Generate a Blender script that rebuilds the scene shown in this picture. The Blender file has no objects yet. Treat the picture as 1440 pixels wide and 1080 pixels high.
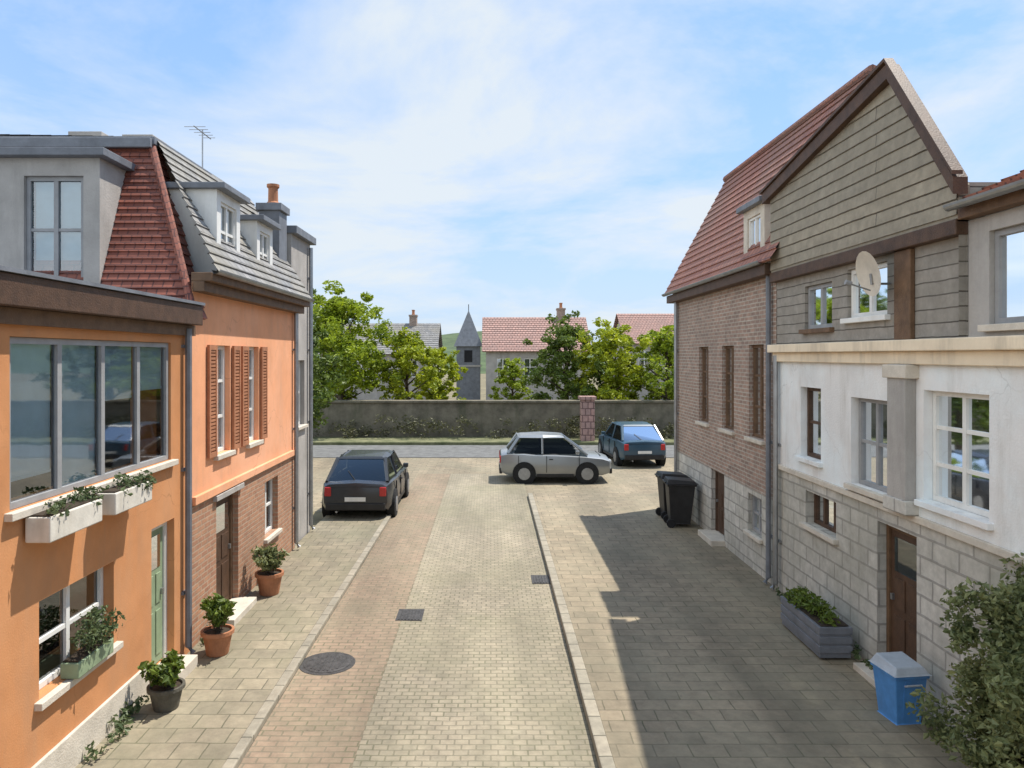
import bpy, bmesh, math, random
from mathutils import Vector
random.seed(7)
C=bpy.context.scene; COL=C.collection
# ---------------------------------------------------------------- camera, sky, sun
cam=bpy.data.cameras.new('camera'); co=bpy.data.objects.new('camera',cam); COL.objects.link(co); C.camera=co
cam.sensor_width=36; cam.lens=26; cam.clip_start=.05; cam.clip_end=6000
cam.shift_x=30/1440; cam.shift_y=-40/1440
co.location=(0,0,4.0); co.rotation_euler=(math.radians(90),0,0)
EL=math.radians(64); AZ=math.radians(30)            # height of the sun, angle from +X towards +Y
SUN=Vector((math.cos(EL)*math.cos(AZ),math.cos(EL)*math.sin(AZ),math.sin(EL)))
w=bpy.data.worlds.new('World'); C.world=w; w.use_nodes=True
nt=w.node_tree; L=nt.links.new; bg=nt.nodes['Background']
def N(t,kind,**kw):
    n=t.nodes.new(kind)
    for k,v in kw.items(): setattr(n,k,v)
    return n
sky=N(nt,'ShaderNodeTexSky',sky_type='NISHITA',sun_disc=False,sun_elevation=EL,sun_rotation=math.pi/2-AZ,air_density=1.0,dust_density=.3,ozone_density=2.2)
tc=N(nt,'ShaderNodeTexCoord'); sep=N(nt,'ShaderNodeSeparateXYZ'); L(tc.outputs['Generated'],sep.inputs[0])
def M(op,a,b=None,t=nt):
    n=t.nodes.new('ShaderNodeMath'); n.operation=op
    for i,v in enumerate((a,b)):
        if v is None: continue
        if isinstance(v,(int,float)): n.inputs[i].default_value=v
        else: t.links.new(v,n.inputs[i])
    return n.outputs[0]
zz=M('ADD',M('MAXIMUM',sep.outputs[2],0),.16)
cmb=N(nt,'ShaderNodeCombineXYZ'); L(M('DIVIDE',sep.outputs[0],zz),cmb.inputs[0]); L(M('DIVIDE',sep.outputs[1],zz),cmb.inputs[1])
n1=N(nt,'ShaderNodeTexNoise'); n1.inputs['Scale'].default_value=.85; n1.inputs['Detail'].default_value=9; n1.inputs['Roughness'].default_value=.6; n1.inputs['Distortion'].default_value=.35
mp=N(nt,'ShaderNodeMapping'); mp.inputs['Location'].default_value=(5.5,-3,7); L(cmb.outputs[0],mp.inputs[0]); L(mp.outputs[0],n1.inputs['Vector'])
rp=N(nt,'ShaderNodeValToRGB'); rp.color_ramp.elements[0].position=.42; rp.color_ramp.elements[1].position=.62
rp.color_ramp.elements[0].color=(.02,.02,.02,1); rp.color_ramp.elements[1].color=(.9,.9,.9,1); L(n1.outputs[0],rp.inputs[0])
hz=M('MULTIPLY',M('POWER',M('SUBTRACT',1,M('MAXIMUM',sep.outputs[2],0)),4),.95)
# extra fill for shaded walls: unseen clouds opposite the sun made fuller, brighter
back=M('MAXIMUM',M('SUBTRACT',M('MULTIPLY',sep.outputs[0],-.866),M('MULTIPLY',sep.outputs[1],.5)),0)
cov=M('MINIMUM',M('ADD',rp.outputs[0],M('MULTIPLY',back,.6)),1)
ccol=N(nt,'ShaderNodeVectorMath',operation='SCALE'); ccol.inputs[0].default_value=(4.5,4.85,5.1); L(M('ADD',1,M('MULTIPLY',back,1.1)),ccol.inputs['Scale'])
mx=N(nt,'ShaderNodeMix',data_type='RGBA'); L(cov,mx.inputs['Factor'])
gain=N(nt,'ShaderNodeMix',data_type='RGBA',blend_type='MULTIPLY'); gain.inputs['Factor'].default_value=1
L(sky.outputs[0],gain.inputs[6]); gain.inputs[7].default_value=(.88,1.06,1.5,1)
hm=N(nt,'ShaderNodeMix',data_type='RGBA'); L(hz,hm.inputs['Factor']); ev=N(nt,'ShaderNodeMix',data_type='RGBA'); ev.inputs['Factor'].default_value=.6; L(gain.outputs[2],ev.inputs[6]); ev.inputs[7].default_value=(1.75,3.3,5.2,1); L(ev.outputs[2],hm.inputs[6]); hm.inputs[7].default_value=(3.6,4.25,5.0,1)
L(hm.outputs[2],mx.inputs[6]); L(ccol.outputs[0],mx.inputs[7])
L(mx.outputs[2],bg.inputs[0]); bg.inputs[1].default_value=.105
sl=bpy.data.lights.new('sun','SUN'); sl.energy=3.6; sl.angle=math.radians(.53); sl.color=(1,.94,.85)
so=bpy.data.objects.new('sun',sl); COL.objects.link(so); so.rotation_euler=(-SUN).to_track_quat('-Z','Y').to_euler()
C.view_settings.view_transform='Standard'; C.view_settings.look='None'; C.view_settings.gamma=1; C.view_settings.exposure=.8
C.cycles.max_bounces=7; C.cycles.transparent_max_bounces=10
# ---------------------------------------------------------------- materials
def mat(name,col,rough=.8,var=.15,scale=3,bump=.2,bscale=30,metal=0,spec=.4,col2=None,stain=None,stscale=.7,crack=0):
    m=bpy.data.materials.new(name); m.use_nodes=True; t=m.node_tree; b=t.nodes['Principled BSDF']
    tcn=N(t,'ShaderNodeTexCoord'); v=tcn.outputs['Object']
    a=N(t,'ShaderNodeTexNoise'); a.inputs['Scale'].default_value=scale; a.inputs['Detail'].default_value=7; a.inputs['Roughness'].default_value=.65; t.links.new(v,a.inputs['Vector'])
    r=N(t,'ShaderNodeValToRGB'); r.color_ramp.elements[0].position=.3; r.color_ramp.elements[1].position=.7
    c2=col2 or tuple(c*(1-2*var) for c in col); c1=tuple(min(1,c*(1+var)) for c in col)
    r.color_ramp.elements[0].color=(*c2,1); r.color_ramp.elements[1].color=(*c1,1); t.links.new(a.outputs[0],r.inputs[0])
    out=r.outputs[0]
    if stain:
        s=N(t,'ShaderNodeTexNoise'); s.inputs['Scale'].default_value=stscale; s.inputs['Detail'].default_value=8; s.inputs['Roughness'].default_value=.7
        mpn=N(t,'ShaderNodeMapping'); mpn.inputs['Scale'].default_value=(3.2,3.2,.5); t.links.new(v,mpn.inputs[0]); t.links.new(mpn.outputs[0],s.inputs['Vector'])
        sr=N(t,'ShaderNodeValToRGB'); sr.color_ramp.elements[0].position=.5; sr.color_ramp.elements[1].position=.75; t.links.new(s.outputs[0],sr.inputs[0])
        sm=N(t,'ShaderNodeMix',data_type='RGBA'); t.links.new(M('MULTIPLY',sr.outputs[0],.7,t),sm.inputs['Factor']); t.links.new(out,sm.inputs[6]); sm.inputs[7].default_value=(*stain,1); out=sm.outputs[2]
    if crack:
        vo=N(t,'ShaderNodeTexVoronoi'); vo.feature='DISTANCE_TO_EDGE'; vo.inputs['Scale'].default_value=.55; dnn=N(t,'ShaderNodeTexNoise'); dnn.inputs['Scale'].default_value=3; dnn.inputs['Detail'].default_value=6; t.links.new(v,dnn.inputs['Vector']); dm_=N(t,'ShaderNodeMix',data_type='RGBA'); dm_.blend_type='LINEAR_LIGHT'; dm_.inputs['Factor'].default_value=.22; t.links.new(v,dm_.inputs[6]); t.links.new(dnn.outputs['Color'],dm_.inputs[7]); t.links.new(dm_.outputs[2],vo.inputs['Vector'])
        cr=N(t,'ShaderNodeMapRange'); cr.inputs[1].default_value=.001; cr.inputs[2].default_value=.006; cr.inputs[3].default_value=.55; cr.inputs[4].default_value=0; t.links.new(vo.outputs['Distance'],cr.inputs[0])
        fn=N(t,'ShaderNodeTexNoise'); fn.inputs['Scale'].default_value=.45; fn.inputs['Detail'].default_value=6; fn.inputs['Roughness'].default_value=.65; t.links.new(v,fn.inputs['Vector']); fr=N(t,'ShaderNodeMapRange'); fr.inputs[1].default_value=.45; fr.inputs[2].default_value=.65; fr.inputs[4].default_value=.5; t.links.new(fn.outputs[0],fr.inputs[0])
        f1=N(t,'ShaderNodeMix',data_type='RGBA'); t.links.new(fr.outputs[0],f1.inputs['Factor']); t.links.new(out,f1.inputs[6]); f1.inputs[7].default_value=(min(1,col[0]*1.1),min(1,col[1]*1.3),min(1,col[2]*1.6),1)
        f2=N(t,'ShaderNodeMix',data_type='RGBA'); t.links.new(M('MULTIPLY',cr.outputs[0],M('MULTIPLY',fr.outputs[0],2,t),t),f2.inputs['Factor']); t.links.new(f1.outputs[2],f2.inputs[6]); f2.inputs[7].default_value=(col[0]*.4,col[1]*.4,col[2]*.4,1); out=f2.outputs[2]
    t.links.new(out,b.inputs['Base Color']); b.inputs['Roughness'].default_value=rough; b.inputs['Metallic'].default_value=metal; b.inputs['Specular IOR Level'].default_value=spec
    if bump:
        n=N(t,'ShaderNodeTexNoise'); n.inputs['Scale'].default_value=bscale; n.inputs['Detail'].default_value=5; t.links.new(v,n.inputs['Vector'])
        bp=N(t,'ShaderNodeBump'); bp.inputs['Strength'].default_value=bump; bp.inputs['Distance'].default_value=.02; t.links.new(n.outputs[0],bp.inputs['Height']); t.links.new(bp.outputs[0],b.inputs['Normal'])
    return m
def course(name,c1,c2,mortar,bw,bh,msize=.012,off=.5,rough=.85,bump=.6,dirt=None,dscale=.5,damt=.5,freq=2,squash=1.0,moss=0):
    """bricks, setts, slabs or tiles from a brick texture laid on the mesh's metre UVs"""
    m=bpy.data.materials.new(name); m.use_nodes=True; t=m.node_tree; b=t.nodes['Principled BSDF']
    uv=N(t,'ShaderNodeUVMap'); tcn=N(t,'ShaderNodeTexCoord')
    dn=N(t,'ShaderNodeTexNoise'); dn.inputs['Scale'].default_value=4; t.links.new(uv.outputs[0],dn.inputs['Vector'])
    jit=N(t,'ShaderNodeMix',data_type='RGBA'); jit.blend_type='LINEAR_LIGHT'; jit.inputs['Factor'].default_value=.012*min(1,bw*3); t.links.new(uv.outputs[0],jit.inputs[6]); t.links.new(dn.outputs['Color'],jit.inputs[7])
    br=N(t,'ShaderNodeTexBrick'); br.offset=off; br.offset_frequency=freq; br.squash=squash
    for k,v in (('Scale',1),('Mortar Size',msize),('Mortar Smooth',.15),('Bias',0),('Brick Width',bw),('Row Height',bh)): br.inputs[k].default_value=v
    br.inputs['Color1'].default_value=(*c1,1); br.inputs['Color2'].default_value=(*c2,1); br.inputs['Mortar'].default_value=(*mortar,1); t.links.new(jit.outputs[2],br.inputs['Vector'])
    a=N(t,'ShaderNodeTexNoise'); a.inputs['Scale'].default_value=6; a.inputs['Detail'].default_value=8; a.inputs['Roughness'].default_value=.7; t.links.new(tcn.outputs['Object'],a.inputs['Vector'])
    va=N(t,'ShaderNodeMapRange'); va.inputs[1].default_value=.3; va.inputs[2].default_value=.7; va.inputs[3].default_value=.72; va.inputs[4].default_value=1.18; t.links.new(a.outputs[0],va.inputs[0])
    mu=N(t,'ShaderNodeMix',data_type='RGBA',blend_type='MULTIPLY'); mu.inputs['Factor'].default_value=1; t.links.new(br.outputs[0],mu.inputs[6]); t.links.new(va.outputs[0],mu.inputs[7]); out=mu.outputs[2]
    if dirt:
        s=N(t,'ShaderNodeTexNoise'); s.inputs['Scale'].default_value=dscale; s.inputs['Detail'].default_value=9; s.inputs['Roughness'].default_value=.68; t.links.new(tcn.outputs['Object'],s.inputs['Vector'])
        sr=N(t,'ShaderNodeValToRGB'); sr.color_ramp.elements[0].position=.42; sr.color_ramp.elements[1].position=.68; t.links.new(s.outputs[0],sr.inputs[0])
        sm=N(t,'ShaderNodeMix',data_type='RGBA'); t.links.new(M('MULTIPLY',sr.outputs[0],damt,t),sm.inputs['Factor']); t.links.new(out,sm.inputs[6]); sm.inputs[7].default_value=(*dirt,1); out=sm.outputs[2]
    if moss:
        g=N(t,'ShaderNodeTexNoise'); g.inputs['Scale'].default_value=1.1; g.inputs['Detail'].default_value=7; g.inputs['Roughness'].default_value=.75; t.links.new(tcn.outputs['Object'],g.inputs['Vector'])
        gr=N(t,'ShaderNodeMapRange'); gr.inputs[1].default_value=.46; gr.inputs[2].default_value=.62; t.links.new(g.outputs[0],gr.inputs[0])
        gm=N(t,'ShaderNodeMix',data_type='RGBA'); t.links.new(M('MULTIPLY',M('MULTIPLY',br.outputs['Fac'],gr.outputs[0],t),.45,t),gm.inputs['Factor']); t.links.new(out,gm.inputs[6]); gm.inputs[7].default_value=(.085,.095,.04,1); out=gm.outputs[2]
        sp=N(t,'ShaderNodeTexVoronoi'); sp.inputs['Scale'].default_value=2.6; t.links.new(tcn.outputs['Object'],sp.inputs['Vector']); sq=N(t,'ShaderNodeMapRange'); sq.inputs[1].default_value=.03; sq.inputs[2].default_value=.09; sq.inputs[3].default_value=.6; sq.inputs[4].default_value=0; t.links.new(M('ADD',sp.outputs['Distance'],M('MULTIPLY',a.outputs[0],.09,t),t),sq.inputs[0])
        g2=N(t,'ShaderNodeMix',data_type='RGBA'); t.links.new(sq.outputs[0],g2.inputs['Factor']); t.links.new(out,g2.inputs[6]); g2.inputs[7].default_value=(.07,.06,.045,1); out=g2.outputs[2]
        wv=N(t,'ShaderNodeTexNoise'); wv.inputs['Scale'].default_value=.22; wv.inputs['Detail'].default_value=6; mw=N(t,'ShaderNodeMapping'); mw.inputs['Scale'].default_value=(4,.8,1); t.links.new(tcn.outputs['Object'],mw.inputs[0]); t.links.new(mw.outputs[0],wv.inputs['Vector'])
        wr=N(t,'ShaderNodeMapRange'); wr.inputs[1].default_value=.35; wr.inputs[2].default_value=.65; wr.inputs[3].default_value=.80; wr.inputs[4].default_value=1.22; t.links.new(wv.outputs[0],wr.inputs[0])
        g3=N(t,'ShaderNodeMix',data_type='RGBA',blend_type='MULTIPLY'); g3.inputs['Factor'].default_value=1; t.links.new(out,g3.inputs[6]); t.links.new(wr.outputs[0],g3.inputs[7]); out=g3.outputs[2]
    t.links.new(out,b.inputs['Base Color']); b.inputs['Roughness'].default_value=rough
    h=M('ADD',M('MULTIPLY',M('SUBTRACT',1,br.outputs['Fac'],t),1,t),M('MULTIPLY',a.outputs[0],.5,t),t)
    bp=N(t,'ShaderNodeBump'); bp.inputs['Strength'].default_value=bump; bp.inputs['Distance'].default_value=.015; t.links.new(h,bp.inputs['Height']); t.links.new(bp.outputs[0],b.inputs['Normal'])
    return m
def glass(name,tint,gl=.55,base=0):
    m=bpy.data.materials.new(name); m.use_nodes=True; t=m.node_tree; t.nodes.remove(t.nodes['Principled BSDF']); o=t.nodes['Material Output']
    tr=N(t,'ShaderNodeBsdfTransparent'); tr.inputs[0].default_value=(*tint,1); g=N(t,'ShaderNodeBsdfGlossy'); g.inputs['Roughness'].default_value=.03; g.inputs[0].default_value=(.9,.95,1,1)
    n=N(t,'ShaderNodeTexNoise'); n.inputs['Scale'].default_value=1.6; tcn=N(t,'ShaderNodeTexCoord'); t.links.new(tcn.outputs['Object'],n.inputs['Vector']); bp=N(t,'ShaderNodeBump'); bp.inputs['Strength'].default_value=.02; bp.inputs['Distance'].default_value=.05; t.links.new(n.outputs[0],bp.inputs['Height']); t.links.new(bp.outputs[0],g.inputs['Normal'])
    f=N(t,'ShaderNodeLayerWeight'); f.inputs[0].default_value=gl; fm_=M('ADD',M('MULTIPLY',f.outputs['Fresnel'],.8,t),base,t); mxs=N(t,'ShaderNodeMixShader'); t.links.new(fm_,mxs.inputs[0]); t.links.new(tr.outputs[0],mxs.inputs[1]); t.links.new(g.outputs[0],mxs.inputs[2]); t.links.new(mxs.outputs[0],o.inputs[0])
    return m
def leafmat(name,c1,c2,trans=.35):
    m=bpy.data.materials.new(name); m.use_nodes=True; t=m.node_tree; b=t.nodes['Principled BSDF']; o=t.nodes['Material Output']
    ge=N(t,'ShaderNodeNewGeometry'); tcn=N(t,'ShaderNodeTexCoord'); n=N(t,'ShaderNodeTexNoise'); n.inputs['Scale'].default_value=.9; n.inputs['Detail'].default_value=4; t.links.new(tcn.outputs['Object'],n.inputs['Vector'])
    fac=M('ADD',M('MULTIPLY',ge.outputs['Random Per Island'],.55,t),M('SUBTRACT',M('MULTIPLY',n.outputs[0],1.5,t),.5,t),t)
    r=N(t,'ShaderNodeValToRGB'); r.color_ramp.elements[0].color=(*c1,1); r.color_ramp.elements[1].color=(*c2,1); r.color_ramp.elements[0].position=.05; r.color_ramp.elements[1].position=.95; t.links.new(fac,r.inputs[0])
    t.links.new(r.outputs[0],b.inputs['Base Color']); b.inputs['Roughness'].default_value=.55
    tl=N(t,'ShaderNodeBsdfTranslucent'); t.links.new(r.outputs[0],tl.inputs[0]); ms=N(t,'ShaderNodeMixShader'); ms.inputs[0].default_value=trans; t.links.new(b.outputs[0],ms.inputs[1]); t.links.new(tl.outputs[0],ms.inputs[2]); t.links.new(ms.outputs[0],o.inputs[0])
    return m
MT=dict(
 tealblind=mat('teal blind cloth',(.28,.46,.52),.9,.08,3,.1,60), blind=mat('blue grey blind cloth',(.66,.76,.80),.9,.06,3,.1,60), stonepot=mat('stone pot',(.12,.11,.085),.9,.2,6,.4,50), orange=mat('orange stucco',(.55,.24,.095),.9,.10,1.4,.14,60,stain=(.40,.22,.12),crack=1),  # blue grey tone puts reflected sky into sheets behind the big window
 salmon=mat('salmon stucco',(.80,.37,.19),.9,.08,1.2,.14,60,stain=(.55,.30,.19),crack=1),
 brownbrick=course('brown brick',(.47,.24,.135),(.36,.17,.10),(.42,.30,.21),.22,.075,dirt=(.30,.18,.115),damt=.5),
 white=mat('white limewash',(.75,.735,.71),.9,.06,1.5,.3,40,stain=(.45,.42,.37),stscale=.9,crack=1),
 stone=course('grey stone wall',(.58,.55,.49),(.48,.455,.405),(.33,.31,.28),.46,.22,.016,dirt=(.27,.26,.20),damt=.6),
 darkbrick=course('dark red brown brick',(.40,.255,.19),(.26,.175,.135),(.44,.39,.33),.22,.075,dirt=(.19,.15,.125),damt=.5),
 board=course('weathered boards',(.335,.29,.215),(.27,.24,.185),(.07,.06,.05),9,.16,.008,rough=.85,dirt=(.22,.19,.14),dscale=1.3,damt=.6),
 greyboard=course('grey boards',(.33,.30,.26),(.27,.25,.215),(.07,.06,.05),9,.15,.008,rough=.85,dirt=(.19,.165,.13),dscale=1.3),
 tan=mat('tan cornice paint',(.80,.67,.49),.75,.08,2,.1,60,stain=(.36,.30,.22)),
 redtile=course('dark red tile',(.28,.085,.052),(.215,.066,.042),(.10,.035,.03),.14,.115,.010,rough=.7,bump=.9,dirt=(.20,.08,.06),damt=.6),
 brighttile=course('red clay tile',(.37,.155,.10),(.285,.115,.08),(.13,.06,.05),.2,.2,.014,rough=.75,bump=.9,dirt=(.20,.13,.10),damt=.6),
 slate=course('grey slate',(.30,.29,.28),(.20,.20,.20),(.07,.07,.07),.26,.17,.01,rough=.55,bump=.8,dirt=(.27,.24,.17),damt=.7),
 darkwood=mat('dark brown wood',(.085,.045,.025),.6,.2,6,.3,60),
 wood=mat('brown wood',(.15,.085,.045),.65,.2,6,.3,60),
 whitepaint=mat('white paint',(.76,.75,.71),.5,.05,4,.05,80,stain=(.55,.52,.46)),
 cream=mat('cream stone',(.60,.54,.45),.85,.1,4,.3,50),
 greenpaint=mat('grey green paint',(.24,.31,.19),.6,.12,4,.1,60),
 greypaint=mat('grey paint',(.30,.30,.30),.6,.1,4,.1,60),
 metal=mat('zinc',(.34,.35,.36),.4,.12,5,.05,40,.8),
 lead=mat('lead flashing',(.17,.18,.20),.55,.15,4,.15,40),
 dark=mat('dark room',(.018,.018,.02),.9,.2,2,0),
 curtain=mat('net curtain',(.62,.62,.60),.9,.1,9,.2,30),
 soil=mat('soil',(.05,.035,.022),.95,.25,12,.5,50),
 terra=mat('terracotta',(.42,.18,.09),.8,.15,5,.2,50),
 whitepot=mat('white pot',(.66,.62,.54),.6,.1,5,.1,50,stain=(.40,.36,.29)),
 blue=mat('blue plastic',(.085,.27,.60),.45,.1,5,.05,60,stain=(.10,.19,.34)),
 bluegrey=mat('grey blue plastic',(.38,.42,.46),.5,.1,5,.05,60),
 black=mat('black plastic',(.022,.021,.021),.5,.2,5,.05,60),
 rubber=mat('rubber',(.02,.02,.02),.9,.2,9,.1,60),
 carpaint=mat('dark car paint',(.03,.032,.036),.25,.05,2,0,spec=.6),
 silver=mat('silver car paint',(.30,.315,.32),.3,.04,2,0,metal=.5,spec=.6),
 bluepaint=mat('blue car paint',(.035,.075,.11),.3,.04,2,0,spec=.6),
 iron=mat('cast iron',(.085,.08,.075),.6,.25,12,.4,40,.4),
 bark=mat('bark',(.10,.075,.05),.95,.25,6,.7,18),
 redlamp=mat('red lamp',(.45,.02,.02),.25,.05,3,0,spec=.7), clearlamp=mat('lamp glass',(.65,.66,.66),.15,.05,3,0,spec=.8),
 leafE=leafmat('yellow green leaf',(.15,.21,.012),(.50,.54,.022)), leafA=leafmat('bright leaf',(.09,.15,.012),(.42,.50,.022)), leafB=leafmat('dark leaf',(.05,.085,.014),(.17,.235,.025),.3),
 leafC=leafmat('shrub leaf',(.10,.13,.05),(.31,.325,.13),.3), leafD=leafmat('pot leaf',(.04,.07,.02),(.15,.19,.08),.25), ivy=leafmat('hedge leaf',(.05,.055,.022),(.13,.125,.05),.2),
 glassA=glass('window glass',(.78,.85,.88),.45,.26), glassB=glass('dim window glass',(.40,.46,.45),.3,.10), glassC=glass('mirroring window glass',(.82,.9,.93),.4,.15), carglass=glass('car glass',(.10,.12,.12),.22),
 greyrender=mat('grey render',(.40,.375,.345),.9,.1,2,.3,40,stain=(.22,.21,.19)),
 farwall=mat('dark old wall',(.19,.165,.12),.95,.25,1.5,.5,12,stain=(.06,.07,.035)),
 pinkroof=course('pink clay tile',(.42,.25,.21),(.34,.22,.19),(.14,.08,.07),.25,.3,.02,bump=.7),
 setts=course('sandy setts',(.325,.275,.197),(.265,.23,.165),(.20,.175,.122),.15,.10,.009,bump=.5,dirt=(.20,.185,.115),dscale=.35,damt=.65,moss=1),
 slabs=course('sand slabs',(.265,.225,.155),(.215,.185,.13),(.12,.107,.072),.30,.30,.008,bump=.4,dirt=(.17,.16,.10),dscale=.6,damt=.7,moss=1),
 pinkbrick=course('pink clinker',(.285,.205,.14),(.24,.18,.122),(.19,.155,.105),.21,.105,.010,bump=.45,dirt=(.20,.175,.115),dscale=.7,damt=.65,moss=1),
 warmslabs=course('warm pale slabs',(.285,.23,.155),(.225,.185,.125),(.145,.12,.08),.36,.24,.008,bump=.4,dirt=(.205,.185,.125),dscale=.6,damt=.65,moss=1),
 kerb=course('kerb stone',(.33,.29,.22),(.26,.235,.18),(.12,.11,.08),.9,.4,.012,bump=.4),
 hill=mat('wooded hill',(.07,.10,.04),.95,.3,.15,.8,.5,col2=(.03,.05,.02)), asphalt=mat('asphalt',(.16,.16,.155),.9,.2,3,.5,90), earth=mat('earth',(.20,.17,.10),.95,.25,.6,.5,12), verge=mat('verge soil',(.16,.155,.085),.95,.3,2,.5,20,col2=(.06,.075,.028)),
)
# ---------------------------------------------------------------- mesh builder
def ident(u,d,z): return (u,d,z)
def onx(X,s,Y0=0):  return lambda u,d,z:(X+s*d,Y0+u,z)        # wall in plane x=X facing s
def ony(Y,X0=0):    return lambda u,d,z:(X0+u,Y-d,z)          # wall in plane y=Y facing the camera
class MB:
    def __init__(s,fn=ident): s.v=[];s.f=[];s.m=[];s.fn=fn;s.k=0
    def add(s,vs,fs,raw=False):
        b=len(s.v); s.v+=[Vector(v if raw else s.fn(*v)) for v in vs]; s.f+=[tuple(b+i for i in f) for f in fs]; s.m+=[s.k]*len(fs); return s
    def box(s,a0,a1,b0,b1,c0,c1):
        return s.add([(x,y,z) for x in(a0,a1) for y in(b0,b1) for z in(c0,c1)],[(0,1,3,2),(4,6,7,5),(0,4,5,1),(2,3,7,6),(0,2,6,4),(1,5,7,3)])
    def quad(s,*p): return s.add(p,[tuple(range(len(p)))])
    def tube(s,pts,rs,n=8,cap=True):
        pts=[Vector(p) for p in pts]
        if isinstance(rs,(int,float)): rs=[rs]*len(pts)
        vs=[];fs=[]
        for i,p in enumerate(pts):
            t=(pts[min(i+1,len(pts)-1)]-pts[max(i-1,0)]).normalized(); a=t.orthogonal().normalized() if abs(t.z)>.9 else t.cross(Vector((0,0,1))).normalized(); b=t.cross(a)
            for j in range(n):
                q=2*math.pi*j/n; vs.append(tuple(p+(a*math.cos(q)+b*math.sin(q))*rs[i]))
        for i in range(len(pts)-1):
            for j in range(n): fs.append((i*n+j,i*n+(j+1)%n,(i+1)*n+(j+1)%n,(i+1)*n+j))
        if cap: fs+= [tuple(range(n))[::-1],tuple(range((len(pts)-1)*n,len(pts)*n))]
        return s.add(vs,fs)
    def lathe(s,c,prof,n=20):
        vs=[];fs=[]
        for r,z in prof:
            for j in range(n): q=2*math.pi*j/n; vs.append((c[0]+r*math.cos(q),c[1]+r*math.sin(q),c[2]+z))
        for i in range(len(prof)-1):
            for j in range(n): fs.append((i*n+j,i*n+(j+1)%n,(i+1)*n+(j+1)%n,(i+1)*n+j))
        fs+=[tuple(range(n))[::-1],tuple(range((len(prof)-1)*n,len(prof)*n))]
        return s.add(vs,fs)
    def roof(s,a,b,c,d,step=.2,lift=.028):
        """tiled slope: eave a-b, top d-c, laid in overlapping courses"""
        a,b,c,d=[Vector(p) for p in(a,b,c,d)]; n=max(1,round(((d-a).length+(c-b).length)/2/step)); nr=(b-a).cross(d-a).normalized()
        if nr.z<0: nr=-nr
        vs=[];fs=[]
        for i in range(n):
            t0=i/n;t1=(i+1)/n; l0,l1,h0,h1=a.lerp(d,t0),b.lerp(c,t0),a.lerp(d,t1),b.lerp(c,t1); k=len(vs)
            vs+=[tuple(p) for p in(l0+nr*lift,l1+nr*lift,h1+nr*.004,h0+nr*.004,l0-nr*.02,l1-nr*.02)]; fs+=[(k,k+1,k+2,k+3),(k+4,k+5,k+1,k)]
        return s.add(vs,fs,True)
    def build(s,name,mats,parent=None,bevel=0,smooth=False,loc=None):
        if not isinstance(mats,(list,tuple)): mats=[mats]
        me=bpy.data.meshes.new(name); me.from_pydata([tuple(v) for v in s.v],[],s.f)
        for m in mats: me.materials.append(m)
        me.polygons.foreach_set('material_index',s.m)
        uvl=me.uv_layers.new(name='UVMap').data
        if len(s.f)<6000:
            for p in me.polygons:
                n=p.normal; h=math.hypot(n.x,n.y)
                if h<.3: tx,ty=Vector((1,0,0)),Vector((0,1,0))
                else:
                    tx=Vector((-n.y,n.x,0))/h; ty=n.cross(tx)
                    if abs(tx.y)>abs(tx.x): tx=tx*(1 if tx.y>0 else -1)
                for li in p.loop_indices: q=me.vertices[me.loops[li].vertex_index].co; uvl[li].uv=(q.dot(tx),q.dot(ty))
        if smooth: me.polygons.foreach_set('use_smooth',[True]*len(me.polygons))
        o=bpy.data.objects.new(name,me); COL.objects.link(o)
        if parent: o.parent=parent
        if loc: o.location=loc
        if bevel: bv=o.modifiers.new('bevel','BEVEL'); bv.width=bevel; bv.segments=2; bv.limit_method='ANGLE'
        return o
def sharp(me,deg):
    b=bmesh.new(); b.from_mesh(me); bmesh.ops.recalc_face_normals(b,faces=b.faces)
    for e in b.edges:
        if len(e.link_faces)==2: e.smooth=e.calc_face_angle(0)<math.radians(deg)
    b.to_mesh(me); b.free()
def thing(name,label,cat,loc=(0,0,0),rz=0,group=None):
    o=bpy.data.objects.new(name,None); COL.objects.link(o); o.location=loc; o.rotation_euler=(0,0,rz); o['label']=label; o['category']=cat
    if group:o['group']=group
    return o
def tag(o,label,cat,group=None,kind=None):
    o['label']=label; o['category']=cat
    if group:o['group']=group
    if kind:o['kind']=kind
    return o
def copy_tree(o,parent=None):
    c=o.copy(); COL.objects.link(c)
    if parent: c.parent=parent
    for ch in o.children: copy_tree(ch,c)
    return c
def struct(o): o['kind']='structure'; return o
def panel(mb,u0,u1,z0,z1,holes=(),rev=.16):
    """outer skin of a wall with real openings and their reveals (u,d,z; d=0 is the face)"""
    us=sorted({u0,u1,*[h[0] for h in holes],*[h[1] for h in holes]}); zs=sorted({z0,z1,*[h[2] for h in holes],*[h[3] for h in holes]})
    for i in range(len(us)-1):
        for j in range(len(zs)-1):
            cu=(us[i]+us[i+1])/2; cz=(zs[j]+zs[j+1])/2
            if any(h[0]<cu<h[1] and h[2]<cz<h[3] for h in holes): continue
            mb.quad((us[i],0,zs[j]),(us[i+1],0,zs[j]),(us[i+1],0,zs[j+1]),(us[i],0,zs[j+1]))
    for a,b,c,d in holes:
        mb.quad((a,0,c),(b,0,c),(b,-rev,c),(a,-rev,c)); mb.quad((a,0,d),(b,0,d),(b,-rev,d),(a,-rev,d)); mb.quad((a,0,c),(a,0,d),(a,-rev,d),(a,-rev,c)); mb.quad((b,0,c),(b,0,d),(b,-rev,d),(b,-rev,c))
    return mb
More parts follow.
